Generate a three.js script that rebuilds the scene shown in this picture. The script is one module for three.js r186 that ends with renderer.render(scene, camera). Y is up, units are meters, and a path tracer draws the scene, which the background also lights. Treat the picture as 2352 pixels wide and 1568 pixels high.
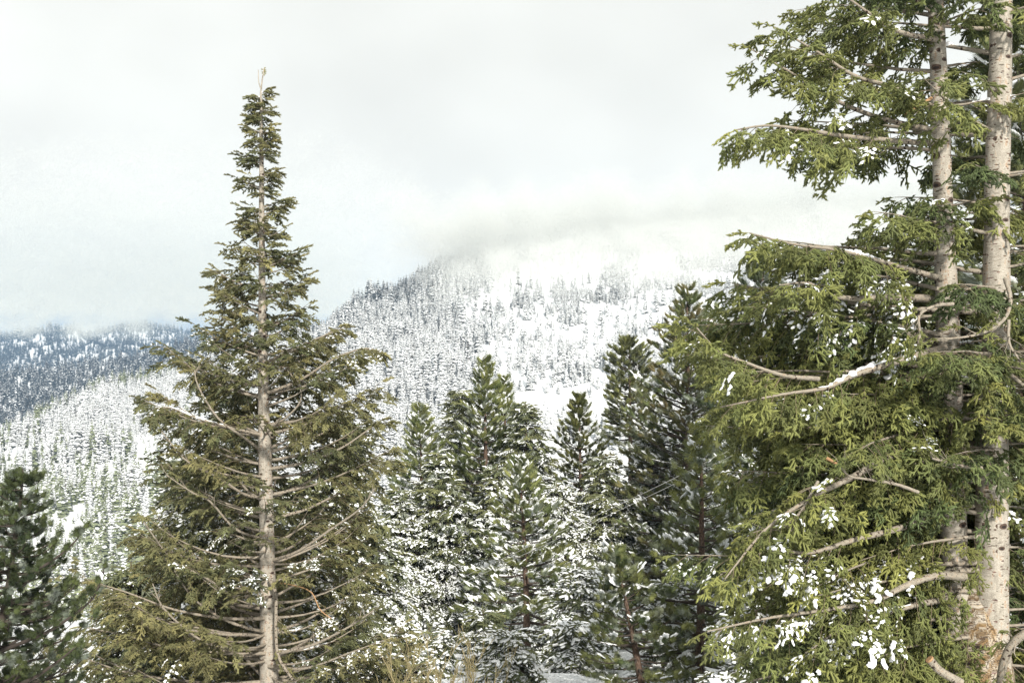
import * as THREE from 'three';
import { mergeGeometries, mergeVertices } from 'three/addons/utils/BufferGeometryUtils.js';
import { SimplexNoise } from 'three/addons/math/SimplexNoise.js';

// ------------------------------------------------------------------ camera, sky, sun, exposure
const scene = new THREE.Scene();
const camera = new THREE.PerspectiveCamera(30, 1.5015, 0.5, 30000);
camera.position.set(0, 0, 0);
camera.lookAt(0, 0, -1);
const renderer = new THREE.WebGLRenderer({ antialias: true });
renderer.toneMapping = THREE.LinearToneMapping;
renderer.toneMappingExposure = 1.5;
renderer.shadowMap.enabled = true;

function rng(seed) { let s = seed | 0; return () => { s = (s + 0x6d2b79f5) | 0; let t = Math.imul(s ^ (s >>> 15), 1 | s); t = (t + Math.imul(t ^ (t >>> 7), 61 | t)) ^ t; return ((t ^ (t >>> 14)) >>> 0) / 4294967296; }; }
const simplex = new SimplexNoise({ random: rng(11) });
const noise2 = (x, y) => simplex.noise(x, y), noise3 = (x, y, z) => simplex.noise3d(x, y, z);
const { clamp, lerp, smoothstep, degToRad } = THREE.MathUtils;
const V = (x, y, z) => new THREE.Vector3(x, y, z);
const UP = V(0, 1, 0);

{ // a bright, thin overcast: nearly white, a little greyer in broad soft patches
  const W = 1024, H = 512, data = new Float32Array(W * H * 4);
  for (let r = 0; r < H; r++) for (let c = 0; c < W; c++) {
    const up = ((r + 0.5) / H - 0.5) * Math.PI, az = ((c + 0.5) / W - 0.5) * 2 * Math.PI;
    const x = Math.cos(az) * Math.cos(up), y = Math.sin(up), z = Math.sin(az) * Math.cos(up);
    let n = 0; for (let k = 0, a = 1, f = 2.2; k < 4; k++, a *= 0.5, f *= 2.1) n += a * noise3(x * f + 3.1, y * f * 1.6, z * f + 7.7);
    const v = 0.685 + 0.055 * n, o = (r * W + c) * 4;
    data[o] = v * 0.995; data[o + 1] = v * 1.005; data[o + 2] = v * 0.955; data[o + 3] = 1;
  }
  const t = new THREE.DataTexture(data, W, H, THREE.RGBAFormat, THREE.FloatType);
  t.mapping = THREE.EquirectangularReflectionMapping; t.magFilter = THREE.LinearFilter; t.needsUpdate = true;
  scene.background = t; scene.environment = t;
}
const sun = new THREE.DirectionalLight(new THREE.Color(1, 0.955, 0.87), 4.4);
sun.name = 'sun';
sun.position.set(28, 62, 70);
sun.target.position.set(0, -8, -40);
sun.castShadow = true; sun.shadow.radius = 7; sun.shadow.mapSize.set(4096, 4096);
Object.assign(sun.shadow.camera, { left: -80, right: 80, top: 80, bottom: -80, near: 1, far: 400 });
scene.add(sun, sun.target);
scene.fog = new THREE.FogExp2(new THREE.Color(0.45, 0.69, 1.0), 0.00012);

// ------------------------------------------------------------------ helpers
const F = 784 / Math.tan(degToRad(15));           // the photograph measured at 2352 x 1568
const P = (x, y, d) => V(((x - 1176) / F) * d, ((784 - y) / F) * d, -d);
const taken = {};
function numbered(name) { const n = taken[name] = (taken[name] ?? -1) + 1; return n ? name + '_' + String(n).padStart(3, '0') : name; }
function top(o, name, label, category, group, kind) {
  o.name = numbered(name); o.userData = { label };
  if (category) o.userData.category = category;
  if (group) o.userData.group = group;
  if (kind) o.userData.kind = kind;
  scene.add(o); return o;
}
function part(parent, name, geometry, m, kind) {
  const o = new THREE.Mesh(geometry, m); o.name = name; o.castShadow = o.receiveShadow = true;
  if (kind) o.userData.kind = kind;
  parent.add(o); return o;
}
function copies(parent, name, geometry, m, matrices, colors) {
  const o = new THREE.InstancedMesh(geometry, m, matrices.length); o.name = name; o.userData.kind = 'stuff';
  o.castShadow = o.receiveShadow = true;
  matrices.forEach((x, i) => { o.setMatrixAt(i, x); if (colors) o.setColorAt(i, colors[i]); });
  parent?.add(o); return o;
}
// piecewise linear lookup in a flat list x0, y0, x1, y1 ...
function table(list) {
  const n = list.length / 2;
  return (x) => { if (x <= list[0]) return list[1]; for (let i = 1; i < n; i++) if (x <= list[i * 2]) { const t = (x - list[i * 2 - 2]) / (list[i * 2] - list[i * 2 - 2]); return lerp(list[i * 2 - 1], list[i * 2 + 1], t); } return list[n * 2 - 1]; };
}
// collects triangles into one geometry
class Tris {
  constructor(color) { this.p = []; this.n = []; this.i = []; this.uv = []; this.c = color ? [] : null; }
  vert(v, n, u = 0, w = 0, c) { this.p.push(v.x, v.y, v.z); this.n.push(n.x, n.y, n.z); this.uv.push(u, w); if (this.c) this.c.push(c.r, c.g, c.b); return this.p.length / 3 - 1; }
  tube(pts, radii, seg = 6, v0 = 0, c) {
    const m = pts.length; let side = V(0, 0, 1), first = -1;
    for (let k = 0; k < m; k++) {
      const t = pts[Math.min(k + 1, m - 1)].clone().sub(pts[Math.max(k - 1, 0)]).normalize();
      if (k === 0 && Math.abs(t.z) > 0.9) side = V(1, 0, 0);
      side.addScaledVector(t, -side.dot(t)).normalize();
      const b = t.clone().cross(side);
      if (k) v0 += pts[k].distanceTo(pts[k - 1]);
      for (let j = 0; j <= seg; j++) {
        const a = (j / seg) * Math.PI * 2, n = side.clone().multiplyScalar(Math.cos(a)).addScaledVector(b, Math.sin(a));
        const r = typeof radii === 'function' ? radii(k / (m - 1), a, pts[k]) : radii[k];
        const id = this.vert(pts[k].clone().addScaledVector(n, r), n, (j / seg) * Math.max(0.12, Math.round(r * 6.28 / 0.12) * 0.12), v0, c);
        if (first < 0) first = id;
      }
    }
    for (let k = 0; k < m - 1; k++) for (let j = 0; j < seg; j++) { const a = first + k * (seg + 1) + j, d = a + seg + 1; this.i.push(a, a + 1, d, a + 1, d + 1, d); }
  }
  tri(a, b, c, n, col) { if (b.clone().sub(a).cross(c.clone().sub(a)).dot(n) < 0) [b, c] = [c, b]; const k = this.vert(a, n, 0, 0, col); this.vert(b, n, 1, 0, col); this.vert(c, n, 0.5, 1, col); this.i.push(k, k + 1, k + 2); }
  get empty() { return !this.i.length; }
  build() {
    const g = new THREE.BufferGeometry();
    g.setAttribute('position', new THREE.Float32BufferAttribute(this.p, 3)); g.setAttribute('normal', new THREE.Float32BufferAttribute(this.n, 3)); g.setAttribute('uv', new THREE.Float32BufferAttribute(this.uv, 2));
    if (this.c) g.setAttribute('color', new THREE.Float32BufferAttribute(this.c, 3));
    g.setIndex(this.i); return g;
  }
}
function smoothPath(pts, n) { const c = new THREE.CatmullRomCurve3(pts, false, 'centripetal'); return c.getPoints(n); }

// ------------------------------------------------------------------ materials
function canvasTexture(w, h, draw, color = true) {
  const c = document.createElement('canvas'); c.width = w; c.height = h; draw(c.getContext('2d'), w, h);
  const t = new THREE.CanvasTexture(c); t.wrapS = t.wrapT = THREE.RepeatWrapping; if (color) t.colorSpace = THREE.SRGBColorSpace; return t;
}
function barkCanvas(style, bump) {
  return (g, w, h) => {
    const R = rng(style === 'pale' ? 5 : style === 'stained' ? 6 : 7), img = g.createImageData(w, h), d = img.data;
    for (let y = 0; y < h; y++) for (let x = 0; x < w; x++) {
      const o = (y * w + x) * 4, px = x / w * 6, py = y / h * 12, cx = Math.cos(x / w * 6.283) * 1.6, cz = Math.sin(x / w * 6.283) * 1.6;
      const a = noise3(cx, cz, py * 0.7), b = noise3(cx * 5, cz * 5, py * 8), f = noise3(cx * 14, cz * 14, py * 16), str = noise3(cx * 2.2, cz * 2.2, py * 9);
      let r, gg, bb;
      if (style === 'pale') { const v = 164 + 18 * a + 14 * b + 18 * f + 12 * str; r = v + 3; gg = v - 2; bb = v - 11; if (a + 0.5 * b > 0.75) { r -= 18; gg -= 34; bb -= 44; } }
      else if (style === 'stained') {
        const plates = Math.abs(noise3(cx * 3.2, cz * 3.2, py * 2.6)) + 0.3 * f, v = 186 + 14 * b + 14 * f, crack = clamp((0.16 - plates) * 6, 0, 1);
        r = v + 4; gg = v - 3; bb = v - 14; const dirt = clamp((a + 0.6 * b + 0.5 * f + 0.15) * 1.4, 0, 1), ochre = clamp((noise3(cx * 1.2 + 5, cz * 1.2, py * 0.25) + 0.4 * f) * 1.5, 0, 1);
        r = lerp(r, 122, dirt); gg = lerp(gg, 102, dirt); bb = lerp(bb, 76, dirt); r = lerp(r, 148, ochre * 0.6); gg = lerp(gg, 116, ochre * 0.6); bb = lerp(bb, 70, ochre * 0.6);
        r = lerp(r, 58, crack); gg = lerp(gg, 46, crack); bb = lerp(bb, 38, crack);
      } else { const ridge = Math.abs(noise3(cx * 3, cz * 3, py * 1.1)) + 0.25 * f, v = 40 + 70 * clamp(ridge, 0, 1) + 10 * f; r = v + 22; gg = v + 4; bb = v - 8; }
      d[o] = clamp(r, 0, 255); d[o + 1] = clamp(gg, 0, 255); d[o + 2] = clamp(bb, 0, 255); d[o + 3] = 255;
    }
    g.putImageData(img, 0, 0);
    if (style !== 'dark') {
      const s = style === 'pale' ? 1 : 0.6;
      for (let k = 0; k < 300 * s; k++) { const x = R() * w, y = R() * h, lw = (0.012 + 0.05 * R() * R()) * w, lh = (0.0018 + 0.003 * R()) * h; g.fillStyle = `rgba(${58 + R() * 30 | 0},${44 + R() * 20 | 0},${36 + R() * 16 | 0},${0.5 + 0.4 * R()})`; g.beginPath(); g.ellipse(x, y, lw, lh, (R() - 0.5) * 0.3, 0, 6.3); g.fill(); }
      for (let k = 0; k < 15 * s; k++) { const x = R() * w, y = R() * h, q = (0.03 + 0.04 * R()) * w; g.fillStyle = 'rgba(70,52,42,0.85)'; g.beginPath(); g.ellipse(x, y, q, q * 0.55, (R() - 0.5) * 0.4, 0, 6.3); g.fill(); g.fillStyle = 'rgba(32,25,22,0.9)'; g.beginPath(); g.ellipse(x, y + q * 0.1, q * 0.55, q * 0.26, 0, 0, 6.3); g.fill(); }
      g.lineCap = 'round';
      for (let k = 0; k < 46 * s; k++) { let x = R() * w, y = R() * h; g.strokeStyle = `rgba(86,70,58,${0.25 + 0.4 * R()})`; g.lineWidth = 1 + 1.6 * R(); g.beginPath(); g.moveTo(x, y); for (let j = 0; j < 6; j++) { x += (0.01 + 0.03 * R()) * w; y += (R() - 0.5) * 0.008 * h; g.lineTo(x, y); } g.stroke(); }
    }
  };
}
function barkMaterial(style, w, h) {
  const m = new THREE.MeshStandardMaterial({ roughness: 0.88 });
  m.map = canvasTexture(512, 1024, barkCanvas(style)); m.map.repeat.set(1 / w, 1 / h);
  m.bumpMap = canvasTexture(512, 1024, barkCanvas(style), false); m.bumpMap.repeat.set(1 / w, 1 / h); m.bumpScale = style === 'pale' ? 0.006 : 0.012;
  return m;
}
const M = {
  paleBark: Object.assign(barkMaterial('pale', 0.96, 1.9), { color: new THREE.Color(0.86, 0.83, 0.79) }), stainedBark: Object.assign(barkMaterial('stained', 1.92, 1.6), { color: new THREE.Color(0.86, 0.83, 0.79) }), darkBark: barkMaterial('dark', 0.96, 1.9),
  paleLimb: Object.assign(barkMaterial('pale', 0.36, 0.8), { color: new THREE.Color(0.68, 0.64, 0.58) }),
  twig: new THREE.MeshStandardMaterial({ color: new THREE.Color(0.22, 0.17, 0.12), roughness: 0.95 }),
  darkTwig: new THREE.MeshStandardMaterial({ color: new THREE.Color(0.055, 0.042, 0.034), roughness: 0.95 }),
  orangeWood: new THREE.MeshStandardMaterial({ color: new THREE.Color(0.34, 0.2, 0.1), roughness: 0.85 }),
  cone: new THREE.MeshStandardMaterial({ color: new THREE.Color(0.2, 0.09, 0.05), roughness: 0.9 }),
  needle: new THREE.MeshPhysicalMaterial({ color: 0xffffff, roughness: 0.62, transmission: 0.25, thickness: 0, specularIntensity: 0.6 }),
  snow: new THREE.MeshStandardMaterial({ color: new THREE.Color(0.88, 0.895, 0.91), roughness: 0.9 }),
  wood: new THREE.MeshStandardMaterial({ vertexColors: true, roughness: 0.85 }),
  cable: new THREE.MeshStandardMaterial({ color: new THREE.Color(0.32, 0.32, 0.32), roughness: 0.6 }),
};
{
  const g = 256, data = new Uint8Array(g * g * 4);
  for (let y = 0; y < g; y++) for (let x = 0; x < g; x++) {
    const a = x / g * 6.283, b = y / g * 6.283, q = (f) => noise3(Math.cos(a) * f + Math.cos(b) * f, Math.sin(a) * f, Math.sin(b) * f + 3);
    const v = clamp(128 + 60 * q(1.5) + 34 * q(4) + 22 * q(9), 0, 255), o = (y * g + x) * 4; data[o] = data[o + 1] = data[o + 2] = v; data[o + 3] = 255;
  }
  const t = new THREE.DataTexture(data, g, g); t.wrapS = t.wrapT = THREE.RepeatWrapping; t.magFilter = THREE.LinearFilter; t.needsUpdate = true;
  M.ground = M.snow.clone(); M.ground.bumpMap = t; M.ground.bumpScale = 0.25;
}

// ------------------------------------------------------------------ the ground: one sheet to the horizon
const slope = table([0, -2.3, 15, -5.2, 28, -8.2, 60, -14.2, 110, -24, 170, -38, 380, -92, 450, -96, 20000, -96]);
const groundY = (x, z) => {
  const d = Math.max(-z, 0) + Math.min(Math.abs(x), 60) * 0.05, near = smoothstep(Math.hypot(x, z), 4, 20) * (1 - smoothstep(Math.hypot(x, z), 300, 420));
  return slope(d) + near * (0.55 * noise2(x * 0.09, z * 0.09) + 0.18 * noise2(x * 0.35 + 9, z * 0.35));
};
{
  const rings = 150, cols = 260, pos = [], uv = [], idx = [];
  for (let r = 0; r <= rings; r++) { const d = 0.5 * Math.pow(9000 / 0.5, r / rings); for (let c = 0; c <= cols; c++) { const a = (c / cols) * Math.PI * 2, x = Math.sin(a) * d, z = -Math.cos(a) * d; pos.push(x, groundY(x, z), z); uv.push(x / 3, z / 3); } }
  for (let r = 0; r < rings; r++) for (let c = 0; c < cols; c++) { const a = r * (cols + 1) + c, b = a + cols + 1; idx.push(a, a + 1, b, a + 1, b + 1, b); }
  const g = new THREE.BufferGeometry(); g.setAttribute('position', new THREE.Float32BufferAttribute(pos, 3)); g.setAttribute('uv', new THREE.Float32BufferAttribute(uv, 2)); g.setIndex(idx); g.computeVertexNormals();
  const o = new THREE.Mesh(g, M.ground); o.receiveShadow = true; top(o, 'ground', 'snow covered slope falling away below the trees', null, null, 'structure');
}

// ------------------------------------------------------------------ the hills
// a hillside seen from below: for every sight line across, a foot and a crest; (u, t) -> point
function makeHill({ crest, dist, foot, footY, x0, x1, rough, bend }, name, label) {
  const yc = table(crest), dc = table(dist), cols = 220, rows = 90;
  const point = (x, t) => {
    const D = dc(x), k = (x - 1176) / F, H = ((784 - yc(x)) / F) * D, d = t <= 1 ? lerp(foot, D, t) : D + (t - 1) * D * 0.6;
    const base = t <= 1 ? lerp(footY, H, Math.pow(t, bend)) : H - (t - 1) * 260;
    const w = rough * Math.min(1, t * 3), h = w * (noise2(k * d * 0.006, d * 0.006) + 0.45 * noise2(k * d * 0.017 + d * 0.01, d * 0.006 + 4) + 0.16 * noise2(k * d * 0.06, d * 0.05));
    return V(k * d, base + h * (t > 0.85 && t <= 1.15 ? 0.35 : 1), -d);
  };
  const pos = [], uv = [], idx = [];
  for (let r = 0; r <= rows; r++) for (let c = 0; c <= cols; c++) { const p = point(lerp(x0, x1, c / cols), (r / rows) * 1.5); pos.push(p.x, p.y, p.z); uv.push(p.x / 30, p.z / 30); }
  for (let r = 0; r < rows; r++) for (let c = 0; c < cols; c++) { const a = r * (cols + 1) + c, b = a + cols + 1; idx.push(a, a + 1, b, a + 1, b + 1, b); }
  const g = new THREE.BufferGeometry(); g.setAttribute('position', new THREE.Float32BufferAttribute(pos, 3)); g.setAttribute('uv', new THREE.Float32BufferAttribute(uv, 2)); g.setIndex(idx); g.computeVertexNormals();
  const o = new THREE.Mesh(g, M.snow); o.receiveShadow = true; top(o, name, label, null, null, 'structure');
  return point;
}
const mainHill = makeHill({ crest: [-600, 1150, 0, 1015, 100, 980, 200, 930, 300, 898, 400, 868, 500, 835, 600, 800, 740, 768, 830, 712, 900, 682, 950, 655, 1000, 622, 1100, 585, 1300, 545, 1500, 520, 1700, 495, 2000, 470, 3000, 420], dist: [-600, 800, 0, 900, 500, 1150, 950, 1300, 1700, 1500, 3000, 1600], foot: 430, footY: -104, x0: -700, x1: 3000, rough: 7, bend: 0.92 }, 'hill', 'snowy forested hillside climbing into the low cloud');
const midHill = makeHill({ crest: [-800, 880, 0, 868, 140, 850, 300, 836, 350, 815, 440, 790, 560, 765, 700, 770, 1000, 800, 1500, 850], dist: [-800, 2000, 1500, 2300], foot: 1100, footY: -125, x0: -900, x1: 1500, rough: 9, bend: 1 }, 'ridge', 'dark wooded ridge in the valley at the left');
const farHill = makeHill({ crest: [-900, 765, 0, 776, 110, 752, 200, 768, 330, 745, 420, 765, 520, 770, 1000, 740, 1500, 780], dist: [-900, 5200, 1500, 5600], foot: 2600, footY: -170, x0: -1000, x1: 1500, rough: 26, bend: 1 }, 'mountain', 'far blue wooded mountain below the cloud');

// a small conifer for the hillsides: drooping boughs, each a dark wedge, most with a slab of snow lying on it
const WHITE = new THREE.Color(0.86, 0.88, 0.9);
function farTree(seed, { snow, layers, spread, bare, green, ragged }) {
  const R = rng(seed), T = new Tris(true), trunk = new THREE.Color(0.09, 0.06, 0.045), dark = new THREE.Color().setRGB(...green);
  T.tube([V(0, -0.03, 0), V(0.004, 0.5, 0), V(0, 0.99, 0)], [0.016, 0.011, 0.002], 4, 0, trunk);
  for (let l = 0; l < layers; l++) {
    const h = bare + (0.985 - bare) * (l / (layers - 1)), q = (1 - h) / (1 - bare), r = spread * Math.pow(q, 0.72) * (0.75 + 0.5 * R()) + 0.012, n = 5 + (R() * 2 | 0), a0 = R() * 6.28;
    for (let k = 0; k < n; k++) {
      if (R() < ragged) continue;
      const a = a0 + (k / n) * 6.28 + (R() - 0.5) * 0.6, len = r * (0.7 + 0.55 * R()), dir = V(Math.cos(a), 0, Math.sin(a)), s = V(-dir.z, 0, dir.x), y = h + (R() - 0.5) * 0.02, drop = len * (0.35 + 0.4 * R());
      const w = len * (0.36 + 0.2 * R()) + 0.008, b = V(0, y, 0), m = dir.clone().multiplyScalar(len * 0.62).setY(y - drop * 0.35), e = dir.clone().multiplyScalar(len).setY(y - drop), L = m.clone().addScaledVector(s, w), Q = m.clone().addScaledVector(s, -w);
      L.y -= w * 0.35; Q.y -= w * 0.35; const up = dir.clone().setY(1.4).normalize(), c = dark.clone().multiplyScalar(0.75 + 0.5 * R());
      T.tri(b, L, e, up, c); T.tri(b, e, Q, up, c);
      if (R() < snow) { const f = 0.008 + 0.006 * R(), lift = (v, g) => v.clone().multiplyScalar(1).add(V(dir.x * f * g, f, dir.z * f * g)), g2 = 0.72 + 0.4 * R(); const lo = L.clone().lerp(m, 1 - g2), qo = Q.clone().lerp(m, 1 - g2 * (0.7 + 0.3 * R())), eo = m.clone().lerp(e, snow > 0.9 ? 0.8 + 0.25 * R() : 0.5 + 0.4 * R()); T.tri(lift(b, 0), lift(lo, 1), lift(eo, 1), up, WHITE); T.tri(lift(b, 0), lift(eo, 1), lift(qo, 1), up, WHITE); }
    }
  }
  return T.build();
}
const hillTrees = [0, 1, 2, 3].map((k) => farTree(100 + k, { snow: 1, layers: 17 + k, spread: 0.12 + 0.02 * (k % 3), bare: 0.06 + 0.05 * k, green: [0.42, 0.425, 0.41], ragged: 0.1 }));
const darkTrees = [0, 1, 2].map((k) => farTree(200 + k, { snow: 0.62, layers: 15, spread: 0.13 + 0.02 * k, bare: 0.1, green: [0.07, 0.08, 0.08], ragged: 0.1 }));
const shadyTrees = [0, 1, 2].map((k) => farTree(250 + k, { snow: 0.34, layers: 15, spread: 0.13 + 0.02 * k, bare: 0.1, green: [0.035, 0.042, 0.047], ragged: 0.1 }));
const bareTrees = [0, 1].map((k) => farTree(270 + k, { snow: 0.05, layers: 12, spread: 0.15 + 0.03 * k, bare: 0.05, green: [0.035, 0.042, 0.047], ragged: 0.08 }));
const greenTrees = [0, 1].map((k) => farTree(300 + k, { snow: 0.25, layers: 14, spread: 0.15 + 0.02 * k, bare: 0.16, green: [0.2, 0.225, 0.13], ragged: 0.16 }));
const thinTrees = [0, 1].map((k) => farTree(400 + k, { snow: 0.6, layers: 12, spread: 0.13, bare: 0.36, green: [0.06, 0.06, 0.05], ragged: 0.3 }));
const toScreen = (p) => [1176 + (p.x / -p.z) * F, 784 - (p.y / -p.z) * F];
function inside(x, y, poly) { let w = false; for (let i = 0, j = poly.length - 2; i < poly.length; j = i, i += 2) { const a = poly[i], b = poly[i + 1], c = poly[j], d = poly[j + 1]; if (b > y !== d > y && x < ((c - a) * (y - b)) / (d - b) + a) w = !w; } return w; }
const clearings = [
  [1147, 650, 1064, 732, 1068, 755, 1120, 742, 1173, 702, 1300, 660, 1400, 640, 1370, 615, 1200, 612], [1144, 791, 1239, 729, 1290, 729, 1187, 801], [1081, 844, 1084, 801, 1200, 768, 1187, 814, 1120, 850],
  [1190, 905, 1260, 880, 1240, 930, 1180, 950], [1300, 830, 1350, 795, 1420, 790, 1350, 850], [1420, 740, 1560, 690, 1560, 712, 1440, 765], [130, 985, 175, 1000, 165, 1040, 120, 1020], [20, 1040, 70, 1030, 60, 1110, 20, 1130],
  [290, 1075, 360, 1070, 350, 1110, 280, 1120], [120, 1180, 215, 1150, 230, 1185, 140, 1215], [1280, 770, 1330, 745, 1390, 730, 1300, 800],
];
const forests = [];
function plant(list, geos, name, label, parentList) {
  const mats = geos.map(() => []), cols = geos.map(() => []);
  for (const [p, h, w, k, tint] of list) { mats[k % geos.length].push(new THREE.Matrix4().compose(p, new THREE.Quaternion().setFromAxisAngle(UP, (p.x * 7.3 + p.z) % 6.28), V(h * w, h, h * w))); cols[k % geos.length].push(tint); }
  geos.forEach((g, k) => { if (mats[k].length) top(copies(null, 'x', g, M.wood, mats[k], cols[k]), name, label[k % label.length] ?? label[0], 'forest', null, 'stuff'); });
}
{
  const R = rng(21), A = [], B = [], C = [];
  for (let i = 0; i < 80000 && A.length + B.length < 25000; i++) {
    const x = lerp(-500, 2500, R()), t = Math.pow(R(), 0.8) * 1.06, p = mainHill(x, t), [sx, sy] = toScreen(p);
    const left = 1 - smoothstep(x, 900, 1150);
    let keep = lerp(0.75, 1, left);
    if (clearings.some((c) => inside(sx, sy, c))) keep = 0.07;
    else if (x > 1050) { const n = noise2(sx * 0.006 + sy * 0.012, sy * 0.02 - sx * 0.006); if (n > 0.2) keep *= 0.45; if (n > 0.55) keep *= 0.3; }
    else if (x < 420 && sy > 1000) { const n = noise2(sx * 0.012 + sy * 0.01, sy * 0.02); keep *= n > 0.1 ? 0.12 : 0.55; }
    else if (noise2(sx * 0.012, sy * 0.016) > 0.55) keep *= 0.4;
    if (R() > keep) continue;
    p.y -= 0.4; const v = 0.85 + 0.3 * R(), tint = new THREE.Color(v, v, v), h = (x < 450 ? 16 : lerp(19, 11.5, smoothstep(x, 900, 1300))) * (0.4 + 0.85 * R()) * (0.9 + 0.45 * noise2(p.x * 0.012, p.z * 0.012));
    const crest = t > 0.9 && x < 1120, low = x < 460 && (sy > 985 + 150 * R() || t > 0.93 + 0.05 * R());
    if (low && R() < 0.75) C.push([p, h, 0.9 + 0.3 * R(), R() * 8 | 0, tint]);
    else if (crest && R() < 0.75 || (x > 700 && x < 1080 && R() < 0.4 * smoothstep(t, 0.6, 0.95))) B.push([p, h, 0.9 + 0.3 * R(), R() * 8 | 0, tint]);
    else A.push([p, h, 0.85 + 0.4 * R(), R() * 8 | 0, tint]);
  }
  plant(A, hillTrees, 'snowy_forest', ['snow caked conifer forest covering the hillside beyond the trees']);
  plant(B, darkTrees, 'dark_forest', ['darker conifer forest along the hill crest under cloud']);
  plant(C, greenTrees, 'green_forest', ['pale green thin forest on the lower left hillside']);
  const D = [];
  for (let i = 0; i < 30000 && D.length < 7000; i++) {
    const x = lerp(-500, 1000, R()), t = 0.25 + R() * 0.77, p = midHill(x, t), [sx, sy] = toScreen(p);
    if (inside(sx, sy, [290, 812, 440, 765, 640, 740, 640, 790, 430, 800, 300, 822]) && R() > 0.12) continue;
    p.y -= 0.5; const v = 0.8 + 0.35 * R(); D.push([p, 20 * (0.55 + 0.75 * R()), 0.9 + 0.4 * R(), R() * 8 | 0, new THREE.Color(v, v, v)]);
  }
  plant(D, shadyTrees, 'valley_forest', ['dense dark forest on the ridge across the valley']);
  const E = [];
  for (let i = 0; i < 30000 && E.length < 8000; i++) {
    const x = lerp(-400, 800, R()), t = 0.35 + R() * 0.68, p = farHill(x, t), [sx, sy] = toScreen(p);
    const n = noise2(sx * 0.008 + 2, sy * 0.07); if (n > 0.42 && R() > 0.1) continue;
    E.push([p, 30 * (0.6 + 0.6 * R()), 1.3, R() * 8 | 0, new THREE.Color(0.8, 0.8, 0.8)]);
  }
  plant(E, bareTrees, 'mountain_forest', ['far off blue forest on the mountain below cloud']);
}
{
  const R = rng(25), A = [], C = [];
  for (let i = 0; i < 9000 && A.length + C.length < 3200; i++) {
    const d = lerp(190, 445, Math.sqrt(R())), x = lerp(-500, 2400, R()), k = ((x - 1176) / F) * d, p = V(k, groundY(k, -d) - 0.3, -d), v = 0.85 + 0.3 * R(), e = [p, 11 * (0.4 + 0.85 * R()), 0.9 + 0.4 * R(), R() * 8 | 0, new THREE.Color(v, v, v)];
    if (x < 460) { if (noise2(k * 0.03, d * 0.02) < -0.1) C.push(e); } else A.push(e);
  }
  plant(A, hillTrees, 'valley_bottom_forest', ['snow caked conifers in the valley bottom behind the stand']);
  plant(C, greenTrees, 'valley_bottom_forest', ['pale green conifers in the valley bottom at the left']);
}
// trees standing alone on the open snow
{
  const zoomed = [1400, 450, 1610, 457, 1890, 600, 2178, 555, 1573, 730, 1645, 815, 1695, 655, 1660, 655, 1387, 640, 1260, 990, 1470, 590, 1860, 500, 1700, 440, 1340, 500, 1440, 780, 1770, 780, 1460, 920, 1900, 940, 1750, 980, 2070, 620, 2230, 640, 1230, 640, 1660, 900, 1550, 890];
  const R = rng(31), alone = [];
  for (let i = 0; i < zoomed.length; i += 2) {
    const sx = zoomed[i] * 0.33 + 658.6, sy = zoomed[i + 1] * 0.33 + 517.4;
    let lo = 0, hi = 1; for (let k = 0; k < 30; k++) { const m = (lo + hi) / 2; if (toScreen(mainHill(sx, m))[1] > sy) lo = m; else hi = m; }
    const p = mainHill(sx, lo), thin = i < 4 || i === 6 || i === 16 || i === 18, h = (thin ? 20 : 18) * (0.8 + 0.35 * R());
    const o = new THREE.Mesh((thin ? thinTrees : hillTrees)[i % 2], M.wood); o.position.copy(p); o.position.y -= 0.5; o.rotation.y = R() * 6; o.scale.set(h, h, h); o.castShadow = true;
    alone.push([o, sx, sy, thin]);
  }
  const word = ['first', 'second', 'third', 'fourth', 'fifth', 'sixth', 'seventh', 'eighth', 'ninth', 'tenth', 'eleventh', 'twelfth'];
  [[0, 672, 'high under the cloud'], [672, 745, 'halfway up the slope'], [745, 900, 'low on the slope']].forEach(([a, b, where]) => alone.filter((e) => e[2] >= a && e[2] < b).sort((p, q) => p[1] - q[1]).forEach(([o, , , thin], k) => top(o, 'hillside_pine', `${thin ? 'thin bare stemmed' : 'snow dusted'} pine on open snow ${where}, ${word[k]} from the dark forest`, 'pine tree', 'lone pines on the open hillside')));
}
// the low cloud on the hilltop: drifting ice crystals, thicker with height
function makeCloud(name, label, seed, count, sample, size, reach, color) {
  const R = rng(seed), geos = [0, 1, 2].map(() => { const T = new Tris(), g = new THREE.TetrahedronGeometry(1), p = g.attributes.position; for (let k = 0; k < 40; k++) { const c = V(R() + R() - 1, (R() + R() - 1) * 0.55, R() + R() - 1).multiplyScalar(reach), q = new THREE.Quaternion(R() - 0.5, R() - 0.5, R() - 0.5, R() - 0.5).normalize(), s = size * (0.6 + 0.8 * R()), v = (i) => V(p.getX(i), p.getY(i), p.getZ(i)).multiplyScalar(s).applyQuaternion(q); for (let f = 0; f < 12; f += 3) { const a = v(f), b = v(f + 1), d = v(f + 2), n = a.clone().add(b).add(d).normalize(); T.tri(a.add(c), b.add(c), d.add(c), n); } } return T.build(); });
  const mats = geos.map(() => []); let guard = 0, made = 0;
  while (made < count && guard++ < count * 20) { const p = sample(R); if (!p) continue; mats[made++ % 3].push(new THREE.Matrix4().compose(p, new THREE.Quaternion().setFromAxisAngle(UP, R() * 6.28), V(1, 1, 1))); }
  const m = new THREE.MeshPhysicalMaterial({ color, roughness: 1, transmission: 0.5, thickness: 0, specularIntensity: 0 }), root = new THREE.Group();
  geos.forEach((g, k) => copies(root, 'wisps', g, m, mats[k]));
  top(root, name, label, 'cloud', null, 'stuff');
}
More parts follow.
